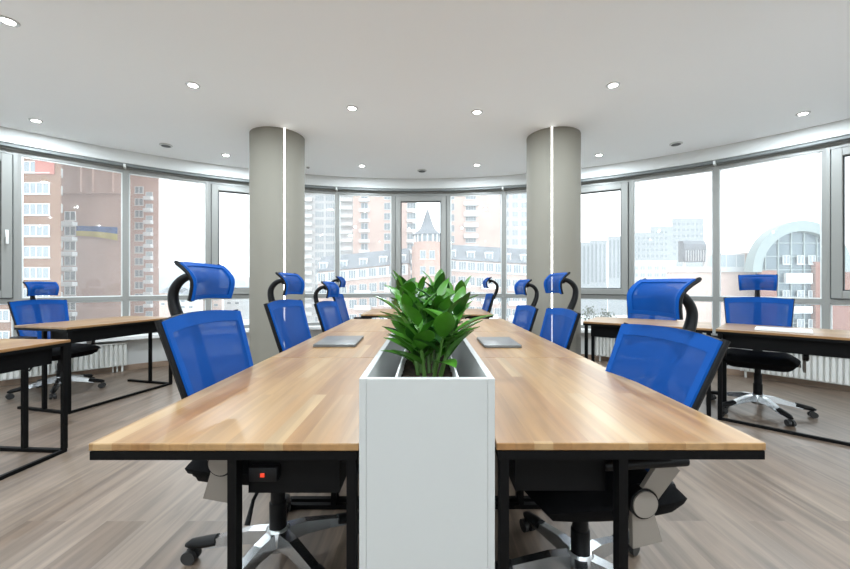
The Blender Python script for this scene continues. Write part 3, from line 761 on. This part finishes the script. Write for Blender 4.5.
col('window', 135, 143.5, 190, 11.9, 18, 7, 2); col('window', 146, 153, 196, 11.9, 18, 8, 1, m2='panepale')
b = MB(); b.box((-.9, -.9, -1.0), (.9, 0, -.2)); put(t, 'balcony', b, E_['offwhite'], [(X_(149.5, 90) - t.location.x, 0, Z_(196 + 11.9 * k, 90) - GZ) for k in range(18)])
# distance on the left
def hill(name, label, D, pts, dep, m):
    """ridge with rounded back and front slopes; pts = [(px, py)]"""
    b = MB(); k = len(pts); rows = []
    for s, hh in ((-.6, 0), (-.35, .45), (-.15, .85), (0, 1), (.3, .8), (1, 0)):
        rows.append([(X_(p, D), D + s * dep, GZ + (Z_(q, D) - GZ) * hh) for p, q in pts])
    vs = [v for r in rows for v in r]
    b.add(vs, [(r * k + i, r * k + i + 1, (r + 1) * k + i + 1, (r + 1) * k + i) for r in range(len(rows) - 1) for i in range(k - 1)])
    tag(b.build(name, E_[m], angle=80), label, 'hill')
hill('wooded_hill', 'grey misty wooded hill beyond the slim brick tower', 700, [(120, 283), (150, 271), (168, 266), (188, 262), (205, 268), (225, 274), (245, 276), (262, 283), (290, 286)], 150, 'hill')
for k, (a, b_, p, D, m, lab) in enumerate([(158, 176, 294, 200, 'brickpale', 'low pale brick house under the hill, beside the slim tower'), (178, 200, 297, 190, 'offwhite', 'low grey house under the hill behind the nearest left chair'), (203, 222, 295, 210, 'brickpale', 'low pink house under the hill below the headrest'), (224, 250, 293, 230, 'offwhite', 'low grey house under the hill by the left column')]):
    t, col = tower('low_house', lab, a, b_, p, D, 14, m, group='low houses below the hill')
    for c in range(2): col('window', a + 3 + c * 8, a + 7 + c * 8, p + 4, 6, 2, 2.5, 1)
    b = MB(); w2 = (X_(b_, D) - X_(a, D)) / 2; z = Z_(p, D) - GZ + .5
    b.add([(-w2 - .5, -.5, z), (w2 + .5, -.5, z), (w2 + .5, 14.5, z), (-w2 - .5, 14.5, z), (-w2, 7, z + 3), (w2, 7, z + 3)], [(0, 1, 5, 4), (2, 3, 4, 5), (1, 2, 5), (3, 0, 4), (3, 2, 1, 0)]); b.build('roof', E_['roof'], t, smooth=False)
# centre: white striped tower
D = 150
t, col = tower('white_tower_block', 'tall white tower with stacked balcony bands beside the left column', 300, 357, -20, D, 25, 'offwhite')
for xa, xb in ((303, 313), (340, 353)):
    b = MB(); w = X_(xb, D) - X_(xa, D); b.box((-w / 2, -1.6, -.75), (w / 2, -.02, .75))
    put(t, 'balcony', b, E_['white'], [((X_(xa, D) + X_(xb, D)) / 2 - t.location.x, 0, Z_(192 + 8.1 * k, D) - GZ) for k in range(16)])
for xa, xb in ((315, 324), (325.5, 335)): col('window', xa, xb, 190, 8.1, 17, 6, 4, False, 'frame', 'panepale', 0)
# pink towers
D = 112
t, col = tower('pink_brick_tower', 'pale pink brick tower left of the centre window with white bays', 353, 413, -20, D, 22, 'brickpale')
for a, b_, l in ((361, 368, 2), (384, 393, 3), (407, 416, 3)):
    col('window', a, b_, 196, 10.2, 13, 7, l)
bb = MB(); bb.box((-1.5, -1.0, -.6), (1.5, 0, .3)); 
for p in (364.5, 412): put(t, 'balcony', bb, E_['white'], [(X_(p, D) - t.location.x, 0, Z_(200 + 10.2 * k, D) - GZ) for k in range(12)])
t, col = tower('pink_brick_tower', 'pale pink brick tower right of the centre window with white balconies', 443, 500, -20, D, 22, 'brickpale')
for a, b_, l in ((450, 454.5, 2), (465.5, 476, 4)): col('window', a, b_, 196, 10.8, 12, 7, l)
bb = MB(); bb.box((-2.1, -1.2, -.9), (2.1, 0, .3)); put(t, 'balcony', bb, E_['white'], [(X_(470.7, D) - t.location.x, 0, Z_(203 + 10.8 * k, D) - GZ) for k in range(11)])
D = 135
t, col = tower('white_tower_block', 'pale tower with many windows beside the right column', 486, 545, -20, D, 20, 'offwhite')
for a, b_ in ((504, 509), (512, 518), (521, 527), (531, 537)): col('window', a, b_, 196, 9.2, 13, 6, 2, m2='panepale')
# mansard midrise wings
def midrise(label, pts, D, wcols):
    """pts: (px0, roof top py0, px1, roof top py1)"""
    px0, py0, px1, py1 = pts; x0, x1 = X_(px0, D), X_(px1, D)
    t = empty('mansard_building', ((x0 + x1) / 2, D, GZ), 0, label=label, cat='building', group='mansard roofed buildings across the street')
    cx = t.location.x; ze0, ze1 = Z_(py0 + 16, D) - GZ, Z_(py1 + 16, D) - GZ; zt0, zt1 = Z_(py0, D) - GZ, Z_(py1, D) - GZ
    a, b_ = x0 - cx, x1 - cx; dp = 12
    w = MB(); w.add([(a, 0, 0), (b_, 0, 0), (b_, dp, 0), (a, dp, 0), (a, 0, ze0), (b_, 0, ze1), (b_, dp, ze1), (a, dp, ze0)], [(0, 3, 2, 1), (4, 5, 6, 7), (0, 1, 5, 4), (1, 2, 6, 5), (2, 3, 7, 6), (3, 0, 4, 7)])
    w.build('walls', E_['brickpale'], t, smooth=False)
    r = MB(); r.add([(a - .2, -.5, ze0), (b_ + .2, -.5, ze1), (b_ + .2, dp, ze1), (a - .2, dp, ze0), (a, 2.4, zt0), (b_, 2.4, zt1), (b_, dp - 2, zt1), (a, dp - 2, zt0)], [(0, 3, 2, 1), (4, 5, 6, 7), (0, 1, 5, 4), (1, 2, 6, 5), (2, 3, 7, 6), (3, 0, 4, 7)])
    r.build('roof', E_['roof'], t, smooth=False)
    def zat(x, f): s = (x - a) / (b_ - a); return (ze0 + (ze1 - ze0) * s) + f
    bd = MB(); bd.add([(a, -.8, ze0 - 2.3), (b_, -.8, ze1 - 2.3), (b_, 0, ze1 - 2.3), (a, 0, ze0 - 2.3), (a, -.8, ze0 - .3), (b_, -.8, ze1 - .3), (b_, 0, ze1 - .3), (a, 0, ze0 - .3)], [(0, 3, 2, 1), (4, 5, 6, 7), (0, 1, 5, 4), (1, 2, 6, 5), (2, 3, 7, 6), (3, 0, 4, 7)])
    bd.build('balcony_band', E_['white'], t, smooth=False)
    mb, ms = win_mesh(1.5, 1.7, 3)
    put(t, 'window', mb, ms, [(X_(p, D) - cx, -.01 - (.82 if r_ == 0 else 0), zat(X_(p, D) - cx, -(1.2 + r_ * 2.9)) ) for p in wcols for r_ in range(5)])
    dm, dms = win_mesh(1.3, 1.3, 2, False)
    dm.box((-.85, -.1, .65), (.85, 2.2, .9)); dm.box((-.8, 0, -.65), (.8, 2.2, .65))
    put(t, 'dormer', dm, dms, [(X_(p, D) - cx, .1, zat(X_(p, D) - cx, 1.0)) for p in wcols[::2]])
    bb = MB(); bb.box((-1.6, -1.1, -.9), (1.6, 0, -.0))
    put(t, 'balcony', bb, E_['white'], [(X_(p, D) - cx, 0, zat(X_(p, D) - cx, -(1.6 + r_ * 2.9))) for p in wcols[1::3] for r_ in range(1, 5)])
midrise('white and brick mansard building seen left of the centre window', (318, 256, 408, 247), 74, [323, 333, 343, 353, 363, 373, 383, 393, 402])
midrise('white and brick mansard building seen right of the centre window', (446, 243, 545, 249), 74, [452, 462, 471, 480, 489, 498, 507, 516, 525, 535])
# turret
D = 66
t = empty('turret_building', (X_(427.5, D), D + 2.6, GZ), 0, label='round brick turret with a pointed grey cone roof in the centre window', cat='building')
zt = Z_(241, D) - GZ
MB().lathe([(2.55, 0), (2.55, zt)], n=32).build('brick_drum', E_['brickpink'], t)
MB().lathe([(2.3, zt), (2.3, zt + 1.3)], n=32).build('lantern_glazing', E_['pane'], t)
b = MB()
for k in range(16):
    a = 2 * math.pi * k / 16; b.box((-.12, -.12, zt), (.12, .12, zt + 1.3), mtx=Matrix.Rotation(a, 4, 'Z') @ Matrix.Translation((0, -2.4, 0)))
b.build('lantern_posts', E_['frame'], t, smooth=False)
MB().lathe([(2.75, zt + 1.3), (2.4, zt + 1.6), (1.5, zt + 2.3), (1.0, zt + 3.3), (.5, zt + 4.9), (.02, zt + 6.3)], n=32).build('cone_roof', E_['roof'], t)
b = MB(); b.box((-2.9, .8, 0), (2.9, 6, zt - .6)); b.build('side_walls', E_['brickpink'], t, smooth=False)
mb, ms = win_mesh(1.0, 1.5, 2)
put(t, 'window', mb, ms, [(s * .8, -2.52, zt - 2.4 - 2.8 * r_) for s in (-1, 1) for r_ in range(5)])
# right of the right column
D = 260
gp = 'pale distant towers'
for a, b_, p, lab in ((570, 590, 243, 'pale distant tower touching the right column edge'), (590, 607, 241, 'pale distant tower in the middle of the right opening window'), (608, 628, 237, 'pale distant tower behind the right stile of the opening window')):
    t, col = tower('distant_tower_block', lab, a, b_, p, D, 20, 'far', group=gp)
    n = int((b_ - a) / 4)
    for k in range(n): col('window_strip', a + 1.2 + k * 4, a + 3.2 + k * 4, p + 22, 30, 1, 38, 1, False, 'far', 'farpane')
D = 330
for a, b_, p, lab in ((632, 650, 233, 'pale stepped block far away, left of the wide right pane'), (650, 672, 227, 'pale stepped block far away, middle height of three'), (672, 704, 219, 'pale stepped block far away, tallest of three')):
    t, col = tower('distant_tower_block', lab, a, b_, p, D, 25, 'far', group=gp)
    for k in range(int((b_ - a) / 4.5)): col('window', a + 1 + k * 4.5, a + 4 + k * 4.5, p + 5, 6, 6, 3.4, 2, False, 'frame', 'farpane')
D = 130
t, col = tower('white_low_block', 'low white building below the distant stepped blocks', 628, 676, 262, D, 18, 'white')
for k in range(6): col('window', 633 + k * 7, 638 + k * 7, 268, 7, 6, 4, 2, m2='panepale')
# brick building with terrace
D = 78
t, col = tower('brick_terrace_building', 'long pink brick building with a grey ledge behind the lone right chair', 668, 778, 272, D, 14, 'brickpale')
cx = t.location.x
b = MB(); b.box((X_(667, D) - cx, -.5, Z_(272, D) - GZ), (X_(778, D) - cx, 0, Z_(267, D) - GZ)); b.build('ledge', E_['offwhite'], t, smooth=False)
b = MB(); b.box((X_(745, D) - cx, 1, Z_(268, D) - GZ), (X_(778, D) - cx, 6, Z_(253, D) - GZ)); b.box((X_(744, D) - cx, .8, Z_(254, D) - GZ), (X_(778, D) - cx, 6.2, Z_(252.5, D) - GZ)); b.build('roof_block', E_['brickpale'], t, smooth=False)
b = MB()
for p in (706, 716, 726, 736, 744): b.box((X_(p, D) - cx - .06, -.1, Z_(267, D) - GZ), (X_(p, D) - cx + .06, .02, Z_(254, D) - GZ))
b.box((X_(706, D) - cx, -.1, Z_(254.6, D) - GZ), (X_(744, D) - cx, .02, Z_(253.6, D) - GZ)); b.box((X_(706, D) - cx, -.05, Z_(267, D) - GZ), (X_(744, D) - cx, -.02, Z_(255, D) - GZ), 1)
b.build('glass_railing', [E_['frame'], E_['panepale']], t, smooth=False)
D2 = 92
b = MB(); x0, x1 = X_(681, D2), X_(703, D2); z0, z1 = Z_(262, D2), Z_(241, D2); pts = []
hw = (x1 - x0) / 2; hh = z1 - z0
for k in range(13):
    a = math.pi * k / 12 * .5; pts.append((-hw + hw * .35 * (1 - math.cos(a)) * 1.0 if 0 else 0, 0))
prof = [(-1.3, 0), (-1.3, hh * .6), (-1.0, hh * .85), (-.5, hh), (1, hh), (1, 0)]
b.prism([(p[0], p[1]) for p in prof], -hw, hw, mtx=Matrix(((0, 0, 1, 0), (1, 0, 0, 0), (0, 1, 0, 0), (0, 0, 0, 1))))
t = empty('rooftop_lift_house', ((x0 + x1) / 2, D2, z0), 0, label='curved grey rooftop housing above the brick ledge', cat='rooftop housing')
b.build('housing', E_['roof'], t, smooth=False)
b = MB()
for k in range(9): b.box((-hw + .3 + k * (2 * hw - .6) / 8 - .05, -1.42, .2), (-hw + .3 + k * (2 * hw - .6) / 8 + .05, -1.3, hh * .55))
b.box((-hw, -1, -20), (-hw + .5, -.5, 0)); b.box((hw - .5, -1, -20), (hw, -.5, 0)); b.build('rib', E_['offwhite'], t, smooth=False)
# arched glass building
D = 72
cxp, rp = 803, 50.0
t = empty('arched_glass_building', (X_(cxp, D), D, GZ), 0, label='building with a big glazed semicircular arch at the right', cat='building')
k_ = D / F; ro = rp * k_; zc = Z_(272, D) - GZ
SW = Matrix(((1, 0, 0, 0), (0, 0, 1, 0), (0, 1, 0, 0), (0, 0, 0, 1)))
n = 36
out = [(ro * math.cos(math.pi * i / n), zc + ro * math.sin(math.pi * i / n) * 1.03) for i in range(n + 1)]; ri = ro * .82
inn = [(ri * math.cos(math.pi * i / n), zc + ri * math.sin(math.pi * i / n) * 1.0) for i in range(n + 1)]
b = MB()
vs = [(x, y, z) for y in (0, 2) for pts in (out, inn) for x, z in pts]; kk = n + 1; fs = []
for i in range(n):
    a, c = i, i + 1
    fs += [(a, c, kk + c, kk + a), (2 * kk + a, 3 * kk + a, 3 * kk + c, 2 * kk + c), (a, 2 * kk + a, 2 * kk + c, c), (kk + a, kk + c, 3 * kk + c, 3 * kk + a)]
fs += [(0, kk, 3 * kk, 2 * kk), (n, 2 * kk + n, 3 * kk + n, kk + n)]
b.add(vs, fs); b.build('arch_rim', E_['steel'], t, smooth=False)
b = MB(); b.prism([(x, z) for x, z in inn] + [(-ri, 0), (ri, 0)], 1.2, 1.5, mtx=SW); b.build('curtain_wall', E_['curtain'], t, smooth=False)
b = MB()
for xx in [-ri * .8 + j * ri * .32 for j in range(6)]:
    top = zc + math.sqrt(max(0, ri * ri - xx * xx)); b.box((xx - .09, .95, 0), (xx + .09, 1.2, top))
for j in range(9):
    zz = zc + ri * .72 - j * 2.6
    hwid = math.sqrt(max(0, ri * ri - max(0, zz - zc) ** 2)); b.box((-hwid, .97, zz - .08), (hwid, 1.2, zz + .08))
b.build('mullions', E_['steel'], t, smooth=False)
b = MB(); b.box((-ri * .98, .3, 0), (-ri * .60, 1.2, zc + .3)); b.box((ri * .35, .3, 0), (ro, 1.2, zc + 2)); b.build('brick_piers', E_['brickred'], t, smooth=False)
b = MB(); b.box((-ri * .35, .5, zc - 2.2), (ri * .3, 1.0, zc - .2)); b.box((-ri * .35, .5, zc - 8), (ri * .3, 1.0, zc - 6.6)); b.build('white_spandrel', E_['offwhite'], t, smooth=False)
mb, ms = win_mesh(1.4, 1.7, 2)
put(t, 'window', mb, ms, [(x, .9, z) for x in (-2.4, .4, 2.6) for z in (zc + 2.4, zc - 4.4, zc - 10)])
D = 74
t, col = tower('brick_side_building', 'pink brick building at the right edge beside the glazed arch', 838, 930, 262, D, 12, 'brickpale')
col('window', 850, 862, 300, 22, 3, 11, 2); col('window', 875, 887, 300, 22, 3, 11, 2)
# tower crane
D = 280
b = MB(); x = X_(762, D)
def zz(p): return Z_(p, D)
for dx in (-.6, .6):
    for dy in (-.6, .6): b.box((x + dx - .12, D + dy - .12, GZ), (x + dx + .12, D + dy + .12, zz(211)))
for k in range(24):
    za = GZ + (zz(211) - GZ) * k / 24; zb_ = GZ + (zz(211) - GZ) * (k + 1) / 24
    b.tube([(x - .6, D - .6, za), (x + .6, D - .6, zb_)], .09, 4); b.tube([(x + .6, D - .6, za), (x - .6, D - .6, zb_)], .09, 4)
cr = empty('tower_crane', (0, 0, 0), 0, label='faint pale tower crane on the skyline above the arch', cat='crane')
b.build('mast', E_['far'], cr, smooth=False)
b = MB(); b.box((x - 5, D - .4, zz(211)), (x + 9, D + .4, zz(210))); b.tube([(x, D, zz(207)), (x + 9, D, zz(210.5))], .1, 4); b.tube([(x, D, zz(207)), (x - 5, D, zz(210.5))], .1, 4); b.tube([(x, D, zz(210)), (x, D, zz(207))], .3, 4)
b.build('jib', E_['far'], cr, smooth=False)
# ground, trees along the street
struct(MB().box((-1500, 20, GZ - 1), (1500, 2500, GZ)), 'ground', E_['ground'])
def tree(px, D, h, seed, lab):
    rnd = random.Random(seed); x = X_(px, D)
    t = empty('street_tree', (x, D, GZ), 0, label=lab, cat='tree', group='bare street trees far below')
    MB().tube([(0, 0, 0), (.1, 0, h * .4), (0, .1, h * .7)], [.25, .18, .1], 8).build('trunk', E_['brickred'], t)
    b = MB()
    for k in range(170):
        a, e, r = rnd.uniform(0, 6.28), rnd.uniform(-1, 1.4), rnd.uniform(.3, 1) * h * .32
        c = Vector((math.cos(a) * math.cos(e) * r, math.sin(a) * math.cos(e) * r, h * .68 + math.sin(e) * r)); d = Vector((rnd.uniform(-1, 1), rnd.uniform(-1, 1), rnd.uniform(-1, 1)))
        leaf(b, c, d, Vector((.1, .2, 1)), .9, .6, 0)
    b.build('crown', E_['green'], t)
tree(590, 150, 13, 1, 'street tree seen low through the pane right of the right column')
tree(606, 145, 12, 2, 'street tree seen low beside the far right desk corner')
tree(640, 120, 12, 4, 'street tree hidden low behind the nearest right headrest')

# ------------------------------------------------------------------ light, camera
w = bpy.data.worlds.new('World'); sc.world = w; w.use_nodes = True
nt = w.node_tree; bg = nt.nodes['Background']
tc = nt.nodes.new('ShaderNodeTexCoord'); no = nt.nodes.new('ShaderNodeTexNoise'); no.inputs['Scale'].default_value = 2.0; no.inputs['Detail'].default_value = 3
nt.links.new(tc.outputs['Generated'], no.inputs['Vector'])
rp_ = nt.nodes.new('ShaderNodeValToRGB'); rp_.color_ramp.elements[0].color = (.84, .92, 1, 1); rp_.color_ramp.elements[1].color = (.93, .97, 1, 1)
rp_.color_ramp.elements[0].position = .3; rp_.color_ramp.elements[1].position = .7
nt.links.new(no.outputs['Fac'], rp_.inputs['Fac']); nt.links.new(rp_.outputs['Color'], bg.inputs['Color'])
bg.inputs['Strength'].default_value = 1.24

cam = bpy.data.cameras.new('camera'); co = bpy.data.objects.new('camera', cam); COL.objects.link(co)
co.location = (0, 0, EYE); co.rotation_euler = (R(90), 0, 0)
cam.sensor_width = 36; cam.lens = F / 850 * 36; cam.shift_x = -2 / 850; cam.shift_y = -1.5 / 850
cam.clip_start = .05; cam.clip_end = 4000
sc.camera = co
sc.cycles.max_bounces = 10; sc.cycles.diffuse_bounces = 6; sc.cycles.transparent_max_bounces = 16
sc.cycles.sample_clamp_indirect = 6
vs_ = sc.view_settings
vs_.view_transform = 'Standard'; vs_.look = 'None'; vs_.gamma = 1; vs_.use_curve_mapping = False; vs_.exposure = 1.42
